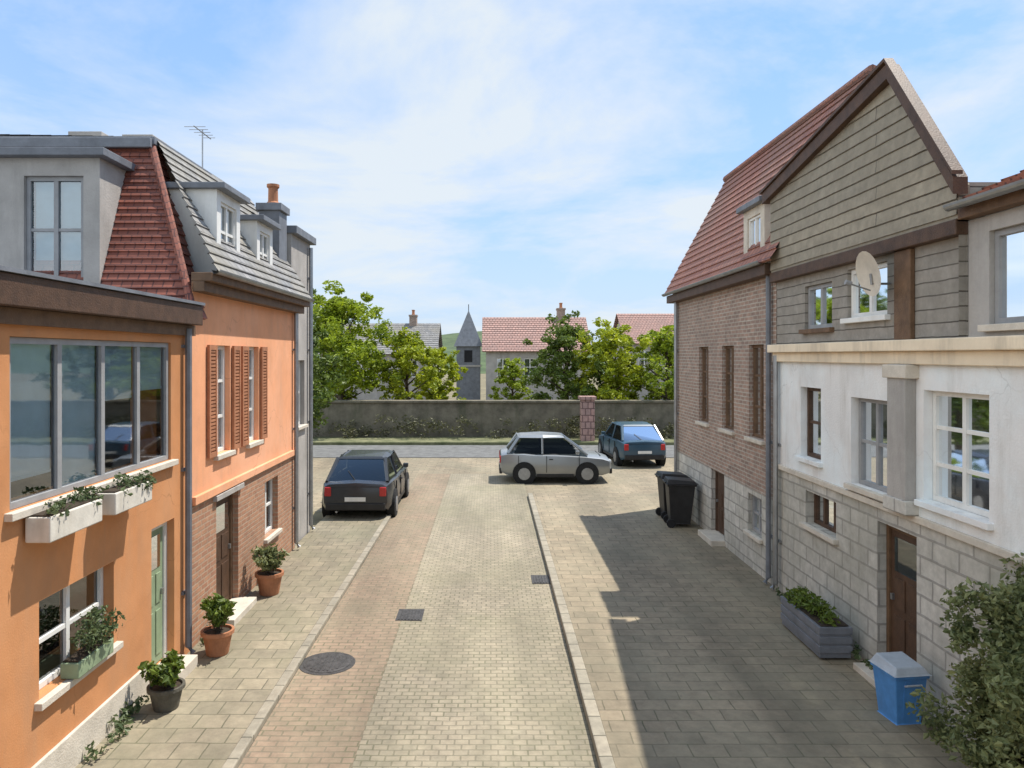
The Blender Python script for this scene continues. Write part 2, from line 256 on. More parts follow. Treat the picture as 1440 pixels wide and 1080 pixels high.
def window(par,fn,a,b,c,d,rev=.14,nx=2,nz=2,fm='whitepaint',gm='glassA',sill='cream',shut=None,curt=0,fw=.055,bar=.03,surround=None):
    m=MB(fn); D=-rev; e=.004
    a2,b2,c2,d2=a+e,b-e,c+e,d-e
    m.box(a2,b2,D,D+.05,c2,c2+fw); m.box(a2,b2,D,D+.05,d2-fw,d2); m.box(a2,a2+fw,D,D+.05,c2+fw,d2-fw); m.box(b2-fw,b2,D,D+.05,c2+fw,d2-fw)
    for i in range(1,nx): u=a+(b-a)*i/nx; m.box(u-bar,u+bar,D+.002,D+.045,c2+fw,d2-fw)
    for j in range(1,nz): z=c+(d-c)*j/nz; m.box(a2+fw,b2-fw,D+.004,D+.038,z-bar*.7,z+bar*.7)
    w_=m.build('window',MT[fm],par)
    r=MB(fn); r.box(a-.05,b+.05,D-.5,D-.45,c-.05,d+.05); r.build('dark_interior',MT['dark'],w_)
    g=MB(fn); g.quad((a+.02,D+.015,c+.02),(b-.02,D+.015,c+.02),(b-.02,D+.015,d-.02),(a+.02,D+.015,d-.02)); g.build('pane',MT[gm],w_)
    if curt:
        for (s0,s1) in ((a+.03,a+(b-a)*curt*.5),(b-(b-a)*curt*.5,b-.03)):
            k=MB(fn); n=max(4,int((s1-s0)/.05)); pr=[(s0+(s1-s0)*i/n,D-.10+.02*math.sin(i*1.9),0) for i in range(n+1)]
            for i in range(n): k.quad((pr[i][0],pr[i][1],c+.02),(pr[i+1][0],pr[i+1][1],c+.02),(pr[i+1][0],pr[i+1][1],d-.02),(pr[i][0],pr[i][1],d-.02))
            k.build('curtain',MT['curtain'],w_)
    if sill: MB(fn).box(a-.07,b+.07,-rev+.052,.07,c-.07,c-.003).build('sill',MT[sill],w_,.006)
    if surround:
        s=MB(fn); s.box(a-.12,a-.003,-.05,.025,c-.002,d+.12); s.box(b+.003,b+.12,-.05,.025,c-.002,d+.12); s.box(a-.003,b+.003,-.05,.023,d+.003,d+.12); s.build('surround',MT[surround],w_)
    if shut:
        for u0,u1 in ((a-.05-(b-a)*.5,a-.05),(b+.05,b+.05+(b-a)*.5)):
            s=MB(fn); s.box(u0,u0+.05,.012,.05,c,d); s.box(u1-.05,u1,.012,.05,c,d); s.box(u0+.05,u1-.05,.012,.05,c,c+.07); s.box(u0+.05,u1-.05,.012,.05,d-.07,d)
            z=c+.09
            while z<d-.1: s.box(u0+.05,u1-.05,.018,.042,z,z+.035); z+=.052
            s.box(u0+.05,u1-.05,.012,.016,c+.07,d-.07)
            s.build('shutter',MT[shut],w_)
    return w_
def door(par,fn,a,b,c,d,rev=.16,m='wood',light=True,frame='darkwood'):
    D=-rev; f=MB(fn); f.box(a+.004,a+.07,D,D+.07,c,d-.004); f.box(b-.07,b-.004,D,D+.07,c,d-.004); f.box(a+.07,b-.07,D,D+.07,d-.075,d-.004)
    k=MB(fn); k.box(a+.072,b-.072,D+.004,D+.045,c+.01,d-.078)
    H=d-c
    for u0,u1 in ((a+.15,(a+b)/2-.04),((a+b)/2+.04,b-.15)):
        for z0,z1 in ((c+.12,c+H*.38),(c+H*.43,c+H*.64)): k.box(u0,u1,D+.045,D+.058,z0,z1)
    o=k.build('door',MT[m],par,.004); f.build('door_frame',MT[frame],o)
    if light: MB(fn).box(a+.16,b-.16,D+.046,D+.052,c+H*.68,d-.16).build('door_light',MT['glassB'],o)
    h=MB(fn); h.box(b-.17,b-.13,D+.05,D+.09,c+H*.48,c+H*.52); h.build('handle',MT['metal'],o)
    MB(fn).box(a-.05,b+.05,-.1,.28,c-.14,c+.004).build('doorstep',MT['cream'],o,.01)
    return o
def pipe(par,fn,u,z0,z1,name='downpipe',d=.07,r=.045,m='metal'):
    t=MB(fn); t.tube([(u,d,z1),(u,d,z0+.12),(u,d+.06,z0+.03)],r,8)
    z=z0+.8
    while z<z1: t.box(u-.065,u+.065,0,.03,z,z+.04); z+=1.6
    return t.build(name,MT[m],par)
def gutter(par,fn,u0,u1,z,d=.3,m='metal'):
    g=MB(fn); n=8; vs=[];fs=[]
    for u in (u0,u1):
        for j in range(n+1): q=math.pi*j/n; vs.append((u,d+.06+.06*math.cos(q),z-.06*math.sin(q)))
    for j in range(n): fs.append((j,j+1,n+2+j,n+1+j))
    g.add(vs,fs); return g.build('gutter',MT[m],par)
def chimney(par,x,y,z0,z1,sx=.28,sy=.4,m='darkbrick',pots=2):
    c=MB(); c.box(x-sx,x+sx,y-sy,y+sy,z0,z1-.14); c.box(x-sx-.05,x+sx+.05,y-sy-.05,y+sy+.05,z1-.14,z1); o=c.build('chimney',MT[m],par,.008)
    for i in range(pots):
        yy=y+(i-(pots-1)/2)*.36; MB().lathe((x,yy,z1),[(.13,0),(.13,.05),(.10,.08),(.095,.34),(.125,.37),(.125,.42),(.09,.42)],12).build('chimney_pot',MT['terra'],o,smooth=False)
    return o
# ---------------------------------------------------------------- ground
def grid(name,x0,x1,y0,y1,z,m,nx=1,ny=1,amp=0):
    b=MB(); vs=[(x0+(x1-x0)*i/nx,y0+(y1-y0)*j/ny,z+(random.uniform(-amp,amp))) for j in range(ny+1) for i in range(nx+1)]
    b.add(vs,[(j*(nx+1)+i,j*(nx+1)+i+1,(j+1)*(nx+1)+i+1,(j+1)*(nx+1)+i) for j in range(ny) for i in range(nx)]); return struct(b.build(name,MT[m]))
grid('ground',-900,900,-400,2500,-.02,'earth')
grid('road',-1.35,1.05,-12,25,0,'setts',8,90,.005); grid('gutter_band',-2.45,-1.35,-12,25,.004,'pinkbrick',4,90,.003)
struct(MB().box(-4.05,-2.57,-12,19,-.2,.07).build('pavement',MT['slabs'])); struct(MB().box(1.19,4.85,-12,21,-.2,.09).build('pavement',MT['warmslabs']))
struct(MB().box(-2.57,-2.45,-12,19,-.2,.078).build('kerb',MT['kerb'],bevel=.015)); struct(MB().box(1.05,1.19,-12,21,-.2,.098).build('kerb',MT['kerb'],bevel=.015))
grid('square',-26,26,19,30,-.014,'warmslabs'); grid('crossing_road',-60,60,29.0,33,.004,'asphalt')
struct(MB().box(-60,60,33,35.2,-.2,.14).build('verge',MT['verge'],bevel=.03))
# ---------------------------------------------------------------- foliage helpers
def leaves(mb,pts,size,flat=.5):
    for p in pts:
        s=size*random.choice((.5,.7,.9,1,1.15,1.5))*random.uniform(.85,1.15); a=Vector((random.gauss(0,1),random.gauss(0,1),random.gauss(0,1)*flat)).normalized(); b=a.orthogonal().normalized()
        q=random.uniform(0,6.28); b=(b*math.cos(q)+a.cross(b)*math.sin(q)); n=a.cross(b)*.18*s
        p=Vector(p); mb.add([tuple(p-a*s*.5),tuple(p+b*s*.28+n),tuple(p+a*s*.5),tuple(p-b*s*.28+n)],[(0,1,2,3)])
def clump(c,r,n,rng=1.0):
    out=[]
    for _ in range(n):
        v=Vector((random.gauss(0,1),random.gauss(0,1),random.gauss(0,1))).normalized()*(random.random()**.45)
        out.append(Vector(c)+Vector((v.x*r[0],v.y*r[1],v.z*r[2])))
    return out
def tree(label,x,y,h,cr,leaf='leafA',n=9000,ls=.16,trunk=.3,name='broadleaf_tree',group='trees beyond the end of the street'):
    t=thing(name,label,'tree',(x,y,0),0,group); k=MB(); k.lathe; ch=h*.62
    k.tube([(0,0,-.1),(.04,.02,ch*.35),(-.03,.05,ch*.75),(.0,.0,h*.88)],[trunk*.62,trunk*.42,trunk*.3,.03],9); f=MB(); blobs=[]
    nb=15
    for i in range(nb):
        q=i*2.4+random.uniform(-.4,.4); zt=h*(.30+.62*i/nb); rr=cr*math.sin(math.pi*min(.97,.22+.74*i/nb))*random.uniform(.62,1.0); p=(rr*.72*math.cos(q),rr*.72*math.sin(q),zt)
        k.tube([(0,0,zt*.72),(p[0]*.5,p[1]*.5,zt*.86),p],[trunk*.2,trunk*.13,.015],6); blobs.append((p,cr*random.uniform(.30,.46)))
    blobs.append(((0,0,h*.9),cr*.34)); tot=sum(b[1]**2 for b in blobs)
    for p,r in blobs:
        m=int(n*r*r/tot); sub=[(Vector(p)+Vector((random.gauss(0,.5)*r,random.gauss(0,.5)*r,random.gauss(0,.42)*r)),r*random.uniform(.25,.5)) for _ in range(9)]
        for sp,sr in sub: leaves(f,clump(sp,(sr,sr,sr*.75),m//9),ls)
    k.build('trunk',MT['bark'],t,smooth=True); f.build('crown',MT[leaf],t); return t
def bush(label,x,y,z,r,h,leaf,n,ls,name='shrub',group=None,cat='shrub',lobes=12,rect=None):
    t=thing(name,label,cat,(x,y,z),0,group); f=MB(); k=MB()
    for i in range(lobes):
        q=random.uniform(0,6.28); d=random.random()**.5*.62
        px,py=(math.cos(q)*d*r,math.sin(q)*d*r) if not rect else (random.uniform(-rect[0],rect[0]),random.uniform(-rect[1],rect[1]))
        pz=h*random.uniform(.12,.86)*(1-.25*d); lr=random.uniform(.34,.52)*min(r,h)
        if i<7: k.tube([(px*.15,py*.15,-.02),(px*.6,py*.6,pz*.6),(px,py,pz)],[.02,.014,.006],5)
        for j in range(5):
            c=(px+random.gauss(0,.45)*lr,py+random.gauss(0,.45)*lr,max(.06,pz+random.gauss(0,.45)*lr)); s=lr*random.uniform(.35,.7); leaves(f,[p for p in clump(c,(s,s,s),n//lobes//5) if p.z>.01],ls,.8)
    k.build('stems',MT['bark'],t); f.build('foliage',MT[leaf],t); return t
# ================================================================ LEFT SIDE
# --- orange single house in front
FX=onx(-4.0,1); T=thing('orange_house','orange rendered low house with wide blue-grey upper windows in the left foreground','house',(-4,6,0))
def P(o): o.parent=T if o.parent is None else o.parent
T.location=(0,0,0)
H=[(6.15,9.25,2.70,4.16),(1.5,4.9,2.70,4.16),(6.55,7.85,.95,1.82),(8.72,9.35,.20,1.95),(3.2,4.2,.95,1.9)]
wl=MB(FX); panel(wl,-2,9.9,0,4.32,H,.18); wl.quad((-2,0,0),(-2,-7,0),(-2,-7,4.32),(-2,0,4.32)); wl.quad((9.9,0,0),(9.9,-7,0),(9.9,-7,4.32),(9.9,0,4.32)); wl.build('wall',MT['orange'],T)
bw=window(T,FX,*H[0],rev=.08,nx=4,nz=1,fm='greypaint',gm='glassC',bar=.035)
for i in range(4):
    a_=6.15+.775*i; zb=(2.95,2.78,3.55,3.62)[i]; q=MB(FX); q.box(a_+.05,a_+.73,-.105,-.10,zb,4.14); q.box(a_+.05,a_+.73,-.112,-.094,zb-.03,zb-.001); q.build('roller_blind',MT['blind'],bw); window(T,FX,*H[1],rev=.16,nx=4,nz=1,fm='greypaint',curt=.3)  # pale sheets added behind the panes stand in for sky reflection
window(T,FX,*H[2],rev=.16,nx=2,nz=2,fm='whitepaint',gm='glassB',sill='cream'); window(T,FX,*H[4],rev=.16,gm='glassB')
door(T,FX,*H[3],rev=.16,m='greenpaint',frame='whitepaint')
e=MB(FX); e.box(-2.2,9.85,.0,.17,4.40,4.66); e.build('fascia',MT['darkwood'],T,.01)
e=MB(FX); e.box(-2.2,9.85,-7,.20,4.664,4.70); e.build('roof',MT['lead'],T)
e=MB(FX); e.box(-2,9.88,-.05,.06,4.26,4.395); e.build('beam',MT['wood'],T)
e=MB(FX); e.box(-2,8.60,0,.035,0,.42); e.build('plinth',MT['cream'],T,.01)
pipe(T,FX,9.62,.1,4.35,m='lead')
# --- flower boxes under the big window
for i,(a,b,zb) in enumerate(((6.3,7.15,2.40),(7.4,8.2,2.40),(6.95,7.6,.955))):
    t=thing('window_box',('whitewashed flower box nearest the camera under the wide upper window','weathered flower box farther along under the wide upper window','green planted flower box on the sill of the lower window')[i],'flower box',(-3.88 if i<2 else -3.96,(a+b)/2,zb),0,'flower boxes on the orange house')
    hb=(b-a)/2; hz_=.22 if i<2 else .15; q=MB(); q.box(-.09,.13 if i<2 else .09,-hb,hb,0,hz_); q.build('trough',MT['whitepot' if i<2 else 'greenpaint'],t,.012); q=MB(); q.box(-.07,.11 if i<2 else .07,-hb+.02,hb-.02,hz_+.002,hz_+.015); q.build('soil',MT['soil'],t)
    f=MB(); 
    for k in range(14 if i<2 else 26): leaves(f,clump((random.uniform(-.05,.14),random.uniform(-hb,hb),.27+random.uniform(-.08,.04 if i<2 else .22)),(.09,.1,.08),26),.05,.8)
    f.build('foliage',MT['leafD'],t)
# --- red mansard house behind it, facing the camera
T=thing('mansard_house','house with a dark red tiled mansard roof and dormer, above the orange house','house',(0,0,0))
FY=ony(9.93); w_=MB(FY); w_.box(-15,-4.08,-3,0,4.3,4.5); w_.build('wall',MT['darkwood'],T)
r=MB(); r.roof((-15,9.78,4.48),(-3.90,9.78,4.48),(-4.97,10.86,7.10),(-15,10.86,7.10),.115); r.build('roof',MT['redtile'],T)
r=MB(); r.roof((-3.93,9.80,4.5),(-3.93,10.2,4.5),(-4.98,11.2,7.08),(-4.98,10.88,7.08),.17); r.build('roof_return',MT['redtile'],T)
r=MB(); r.tube([(-3.92,9.79,4.50),(-4.98,10.86,7.11)],.055,8); r.build('hip_cap',MT['redtile'],T)
r=MB(); r.box(-15,-4.9,10.78,13,7.08,7.2); r.box(-15,-4.93,10.70,10.78,7.02,7.16); r.build('roof_top',MT['lead'],T,.01)
FD=ony(9.95); d=MB(FD); hole=[(-6.28,-5.48,4.98,6.42)]; panel(d,-7.35,-5.26,4.6,6.66,hole,.12)
d.quad((-7.35,0,4.6),(-7.35,-.95,4.6),(-7.35,-.95,6.66),(-7.35,0,6.66)); d.quad((-5.26,0,4.6),(-5.26,-.95,4.6),(-5.26,-.95,6.66),(-5.26,0,6.66)); dm=d.build('dormer',MT['greyrender'],T)
dw=window(dm,FD,*hole[0],rev=.1,nx=2,nz=2,fm='greypaint',gm='glassC',sill='cream')
MB(FD).box(-6.2,-5.56,-.14,-.135,5.3,6.38).build('roller_blind',MT['tealblind'],dw)  # teal sheet behind the glass: the pane's reflection put in as colour
q=MB(FD); q.box(-7.5,-5.14,-1.0,.14,6.662,6.77); q.build('dormer_roof',MT['lead'],dm,.01)
FD2=ony(9.95); hole=[(-8.78,-7.82,4.98,6.36)]; d=MB(FD); panel(d,-9.1,-7.60,4.6,6.62,hole,.12); d.quad((-7.60,0,4.6),(-7.60,-.95,4.6),(-7.60,-.95,6.62),(-7.60,0,6.62)); dm2=d.build('dormer',MT['greyrender'],T); window(dm2,FD,*hole[0],rev=.1,fm='greypaint',sill='cream',curt=.4)
q=MB(FD); q.box(-9.3,-7.54,-1.0,.14,6.62,6.74); q.build('dormer_roof',MT['lead'],dm2,.01)
chimney(T,-6.55,12.2,7.15,7.62,.22,.22,'greyrender',0); chimney(T,-5.75,12.3,7.15,7.6,.2,.22,'greyrender',0)
# --- salmon house
T=thing('salmon_house','salmon rendered house with brown brick ground floor and pale slate roof on the left','house',(0,0,0))
H=[(10.75,11.35,2.55,4.15),(12.15,12.75,2.55,4.15)]; up=MB(FX); panel(up,9.905,15.1,2.02,4.98,H,.16); up.quad((15.1,0,2.02),(15.1,-6,2.02),(15.1,-6,4.98),(15.1,0,4.98)); up.build('wall',MT['salmon'],T)
G=[(10.78,11.72,.16,2.0-.12),(13.1,13.9,.75,1.75)]; lo=MB(FX); panel(lo,9.905,15.1,0,2.02,G,.18); lo.quad((15.1,0,0),(15.1,-6,0),(15.1,-6,2.02),(15.1,0,2.02)); lo.build('ground_floor_wall',MT['brownbrick'],T)
MB(FX).box(9.91,15.12,-.02,.05,1.985,2.10).build('string_course',MT['salmon'],T,.008)
for h in H: window(T,FX,*h,rev=.13,nx=2,nz=3,shut='terra',fm='whitepaint',curt=.5)
window(T,FX,*G[1],rev=.15,nx=2,nz=2,gm='glassB'); door(T,FX,*G[0],rev=.16,m='darkwood',frame='wood')
MB(FX).box(10.66,11.84,-.02,.06,1.89,2.10-.13).build('lintel',MT['greyrender'],T,.006)
e=MB(FX); e.box(9.92,15.25,-.02,.16,4.86,5.0); e.box(9.92,15.3,-.02,.26,5.0,5.12); e.build('eaves',MT['wood'],T,.01)
gutter(T,FX,9.95,15.3,5.16,.24); pipe(T,FX,14.95,.1,5.05)
r=MB(); r.roof((-3.68,9.95,5.12),(-3.68,15.3,5.12),(-4.95,15.2,7.22),(-4.95,10.9,7.22),.17); r.roof((-4.95,10.9,7.22),(-4.95,15.2,7.22),(-7.4,15.2,7.26),(-7.4,10.9,7.26),.3,.01); r.build('roof',MT['slate'],T)
g=MB(); g.quad((-3.72,15.22,5.1),(-10,15.22,5.1),(-7.4,15.22,7.2),(-4.95,15.22,7.2)); g.build('gable_end',MT['greyrender'],T)
for (a,b,z1) in ((10.75,11.75,6.42),(12.6,13.5,6.30)):
    F=onx(-3.98,1); hole=[(a+.16,b-.16,5.42,z1-.14)]; d=MB(F); panel(d,a,b,5.2,z1,hole,.1); d.quad((a,0,5.2),(a,-.8,5.2),(a,-.8,z1),(a,0,z1)); d.quad((b,0,5.2),(b,-.8,5.2),(b,-.8,z1),(b,0,z1)); dm=d.build('dormer',MT['whitepaint'],T)
    window(dm,F,*hole[0],rev=.08,nx=2,nz=2,fm='whitepaint',sill=None,fw=.04,curt=.4); MB(F).box(a-.08,b+.08,-1.0,.14,z1,z1+.09).build('dormer_roof',MT['lead'],dm,.01)
chimney(T,-4.33,14.72,5.7,6.98,.20,.27,'lead',1)
m=MB(); m.tube([(-5.3,13.6,7.2),(-5.3,13.6,8.15)],.014,6); m.tube([(-5.3,13.2,8.1),(-5.3,14.0,8.1)],.01,6)
for k in range(5): m.tube([(-5.3-.19+.02*k,13.25+.17*k,8.1),(-5.3+.19-.02*k,13.25+.17*k,8.1)],.006,5)
m.build('aerial',MT['metal'],T)
# --- narrow grey house that ends the row
T=thing('grey_house','narrow grey rendered house ending the left row beyond the salmon one','house',(0,0,0))
FG=onx(-4.08,1); H=[(15.55,16.2,2.5,3.9)]; u=MB(FG); panel(u,15.14,16.7,0,6.5,H,.15); u.quad((16.7,0,0),(16.7,-5,0),(16.7,-5,6.5),(16.7,0,6.5)); u.quad((15.14,0,5),(15.14,-2.2,5),(15.14,-2.2,6.5),(15.14,0,6.5)); u.build('wall',MT['greyrender'],T)
window(T,FG,*H[0],nx=2,nz=2); MB(FG).box(15.10,16.8,-5,.12,6.502,6.66).build('parapet',MT['lead'],T,.01); pipe(T,FG,16.5,.1,6.4)
# ================================================================ RIGHT SIDE
RX=onx(4.8,-1)
# --- dark brick house with red roof
T=thing('brick_house','dark brown brick house with a steep red tiled roof and dormer, right side','house',(0,0,0))
H=[(13.0,13.75,2.5,4.2),(14.6,15.35,2.5,4.2),(16.3,17.05,2.5,4.2),(13.1,13.8,.8,1.7),(15.2,16.1,.2,2.1)]
u=MB(RX); panel(u,12.42,19.2,1.55,5.5,H[:3],.15); b_=[h for h in H[:3]]
u.quad((19.2,0,0),(19.2,-5,0),(19.2,-5,5.5),(19.2,0,5.5)); u.build('wall',MT['darkbrick'],T)
u=MB(RX); panel(u,12.42,19.2,0,1.55,[(13.1,13.8,.75,1.45),(15.2,16.1,.2,1.55)],.15); u.build('ground_floor_wall',MT['stone'],T)
for h in H[:3]: window(T,RX,*h,rev=.13,nx=2,nz=3,fm='wood',gm='glassB',sill='cream')
window(T,RX,13.1,13.8,.75,1.45,rev=.13,gm='glassB',fm='greypaint'); 
door(T,RX,15.2,16.1,.2,1.55,m='darkwood',light=False)
e=MB(RX); e.box(12.42,19.35,-.02,.2,5.36,5.55); e.build('eaves',MT['darkwood'],T,.01); gutter(T,RX,12.42,19.4,5.6,.2); pipe(T,RX,18.9,.1,5.5); pipe(T,RX,12.6,.1,5.5,m='lead')
r=MB(); r.roof((4.55,12.0,5.56),(4.55,19.45,5.56),(6.2,19.45,8.62),(6.2,12.0,8.62),.2); r.build('roof',MT['brighttile'],T)
r=MB(); r.roof((7.9,12.0,5.56),(7.9,19.45,5.56),(6.2,19.45,8.62),(6.2,12.0,8.62),.2); r.build('rear_roof',MT['brighttile'],T)
r=MB(); r.tube([(6.2,12.0,8.64),(6.2,19.48,8.64)],.09,8); r.build('ridge_cap',MT['brighttile'],T)
g=MB(); g.quad((4.7,19.3,5.5),(7.8,19.3,5.5),(6.2,19.3,8.5)); g.quad((4.7,12.1,5.5),(7.8,12.1,5.5),(6.2,12.1,8.5)); g.quad((9.8,19.2,0),(4.8,19.2,0),(4.8,19.2,5.5),(9.8,19.2,5.5)); g.build('gable_end',MT['darkbrick'],T)
v=MB(); v.box(-.03,.03,0,.03,0,0.01)
F=onx(4.72,-1); hole=[(12.95,13.6,5.85,6.5)]; d=MB(F); panel(d,12.75,13.8,5.6,6.65,hole,.1); d.quad((13.8,0,5.6),(13.8,-.7,5.6),(13.8,-.7,6.65),(13.8,0,6.65)); d.quad((12.75,0,5.6),(12.75,-.7,5.6),(12.75,-.7,6.65),(12.75,0,6.65)); dm=d.build('dormer',MT['cream'],T)
window(dm,F,*hole[0],rev=.08,nx=2,nz=1,sill=None,fw=.04,curt=.5); MB(F).box(12.68,13.87,-.9,.12,6.65,6.75).build('dormer_roof',MT['lead'],dm,.01)
# --- white house with boarded gable
T=thing('white_house','white house with weathered boarded pointed gable and grey stone base, right foreground','house',(0,0,0))
WH=[(10.75,11.45,2.45,3.52),(8.92,9.85,2.3,3.45),(7.12,8.2,2.4,3.62)]
u=MB(RX); panel(u,7.44-2.6,12.4,2.18,3.92,WH,.17); u.build('wall',MT['white'],T)
LH=[(10.3,11.3,1.45,1.95),(8.35,9.2,.16,1.95)]
u=MB(onx(4.81,-1)); panel(u,7.44-2.6,12.4,0,2.18,LH,.2); u.build('stone_base',MT['stone'],T)
MB(RX).box(4.84,12.41,-.03,.04,2.12,2.2).build('string_course',MT['cream'],T,.01)
window(T,RX,*WH[0],rev=.15,nx=1,nz=2,fm='darkwood',gm='glassB',sill='white'); window(T,RX,*WH[1],rev=.15,nx=2,nz=2,fm='greypaint',gm='glassB',sill='cream'); window(T,RX,*WH[2],rev=.15,nx=2,nz=3,fm='whitepaint',gm='glassB',sill='white',curt=.55)
S=onx(4.81,-1); window(T,S,*LH[0],rev=.18,nx=3,nz=1,fm='darkwood',gm='glassB',sill='cream'); door(T,S,*LH[1],rev=.18,m='darkwood',frame='wood')
MB(RX).box(4.84,12.42,-.03,.07,3.90,4.05).build('cornice',MT['tan'],T,.01); MB(RX).box(4.84,12.45,-.03,.15,4.05,4.18).build('cornice_top',MT['tan'],T,.012)
UH=[(8.95,9.95,4.50,5.15),(10.4,11.3,4.40,5.05)]
u=MB(RX); panel(u,7.44,12.4,4.18,5.35,UH,.12); u.build('upper_wall',MT['greyboard'],T)
window(T,RX,*UH[0],rev=.1,nx=2,nz=1,fm='whitepaint',curt=.9,sill='whitepaint'); window(T,RX,*UH[1],rev=.1,nx=2,nz=1,fm='greypaint',gm='glassA',sill='wood')
# boarded gable, oversailing a little
GX=onx(4.70,-1); prof=[(7.44,5.35),(12.4,5.35),(12.4,6.62),(8.6,7.22),(7.44,5.72)]
m=MB(GX); n=len(prof); m.add([(a,0,z) for a,z in prof]+[(a,-.12,z) for a,z in prof],[tuple(range(n))]+[(i,(i+1)%n,n+(i+1)%n,n+i) for i in range(n)]); m.build('gable',MT['board'],T)
m=MB(GX); z=5.42
while z<7.1:
    lft=7.44 if z<5.72 else 7.44+(z-5.72)/1.5*1.16; rgt=12.4 if z<6.62 else 12.4-(z-6.62)/.6*3.8
    m.add([(lft,.0,z),(rgt,.0,z),(rgt,.016,z),(lft,.016,z),(lft,.004,z+.155),(rgt-.0,.004,z+.155)],[(0,1,2,3),(3,2,5,4)]); z+=.16
m.build('cladding',MT['board'],T)
m=MB(GX)
for (a,b) in (((7.36,5.61),(8.6,7.22)),((12.55,6.57),(8.6,7.22))):
    m.add([(a[0],-.05,a[1]),(b[0],-.05,b[1]),(b[0],-.05,b[1]+.17),(a[0],-.05,a[1]+.17),(a[0],.10,a[1]),(b[0],.10,b[1]),(b[0],.10,b[1]+.17),(a[0],.10,a[1]+.17)],[(0,1,2,3),(4,5,6,7),(0,1,5,4),(3,2,6,7),(0,3,7,4),(1,2,6,5)])
m.build('bargeboard',MT['darkwood'],T)
r=MB(); r.add([(4.57,12.6,6.74),(4.68,12.6,6.74),(4.68,8.6,7.42),(4.57,8.6,7.42),(4.57,7.33,5.80),(4.68,7.33,5.80),(4.57,12.6,6.78),(4.68,12.6,6.78),(4.68,8.6,7.46),(4.57,8.6,7.46),(4.57,7.33,5.84),(4.68,7.33,5.84)],[(0,1,2,3),(3,2,5,4),(6,7,8,9),(9,8,11,10),(0,3,9,6),(3,4,10,9),(1,2,8,7),(2,5,11,8),(0,1,7,6),(4,5,11,10)]); r.build('coping',MT['darkwood'],T)
m=MB(RX); m.box(7.44,12.42,-.02,.12,5.22,5.38); m.build('beam',MT['darkwood'],T,.01)
hole=None
m=MB(RX); m.box(8.34,8.72,0,.13,2.2,3.9); m.build('pilaster',MT['greyrender'],T,.01); m=MB(RX); m.box(8.36,8.70,0,.06,4.185,5.215); m.build('post',MT['wood'],T,.01); m=MB(RX); m.box(8.28,8.78,-.01,.16,3.74,3.895); m.build('capital',MT['cream'],T,.012); m=MB(RX); m.box(8.29,8.77,-.01,.155,2.2,2.36); m.build('pilaster_base',MT['stone'],T,.012)
pipe(T,RX,12.28,.1,4.0)
# side skins
m=MB(); m.quad((4.8,12.4,0),(11,12.4,0),(11,12.4,5.4),(4.8,12.4,5.4)); m.build('rear_side_wall',MT['greyboard'],T); m=MB(); m.quad((4.72,7.46,4.2),(7.2,7.46,4.2),(7.2,7.46,5.75),(4.72,7.46,5.75)); m.build('side_wall',MT['greyboard'],T)
t=thing('satellite_dish','small cream satellite dish on the upper wall of the white house','satellite dish',(4.72,8.86,4.98),0); m=MB(lambda u,d,z:(-.16-d-z*.25,u,z))
pr_=[(r_,.55*r_*r_) for r_ in (0.001,.06,.12,.18,.24,.27)]; vs=[];fs=[]
for r_,dd in pr_:
    for j in range(20): q=2*math.pi*j/20; vs.append((r_*math.cos(q),dd,r_*math.sin(q)))
for i in range(len(pr_)-1):
    for j in range(20): fs.append((i*20+j,i*20+(j+1)%20,(i+1)*20+(j+1)%20,(i+1)*20+j))
m.add(vs,fs); m.build('dish',MT['cream'],t,smooth=True); m=MB(); m.tube([(.07,0,-.12),(-.16,0,-.12),(-.17,0,0)],.016,6); m.tube([(-.17,0,-.2),(-.42,0,-.12)],.01,6); m.build('bracket',MT['metal'],t); m=MB(); m.tube([(-.40,0,-.12),(-.47,0,-.10)],.03,8); m.build('receiver',MT['greypaint'],t)
# --- near low neighbour
T=thing('glazed_house','lower house with pale green glazed upper storey at the right edge','house',(0,0,0))
H=[(4.6,7.12,4.30,5.20)]; u=MB(RX); panel(u,3.4,7.43,4.18,5.35,H,.12); u.build('upper_wall',MT['greyrender'],T); gw=window(T,RX,*H[0],rev=.1,nx=4,nz=1,fm='greypaint',gm='glassA',sill='cream')
MB(RX).box(4.68,7.04,-.135,-.13,4.36,5.16).build('roller_blind',MT['tealblind'],gw)
u=MB(RX); panel(u,1.5,4.83,0,4.18,[(2.2,3.4,2.4,3.7)],.15); u.build('wall',MT['white'],T); window(T,RX,2.2,3.4,2.4,3.7)
MB(RX).box(3.3,7.42,-.02,.12,5.36,5.47).build('eaves',MT['wood'],T,.01)
r=MB(); r.roof((4.55,3.3,5.48),(4.55,7.42,5.48),(5.7,7.42,6.0),(5.7,3.3,6.0),.2); r.build('roof',MT['brighttile'],T); gutter(T,RX,3.3,7.4,5.5,.16)
u=MB(); u.box(4.9,11,1.5,1.7,0,5.3); u.build('side_wall',MT['white'],T)
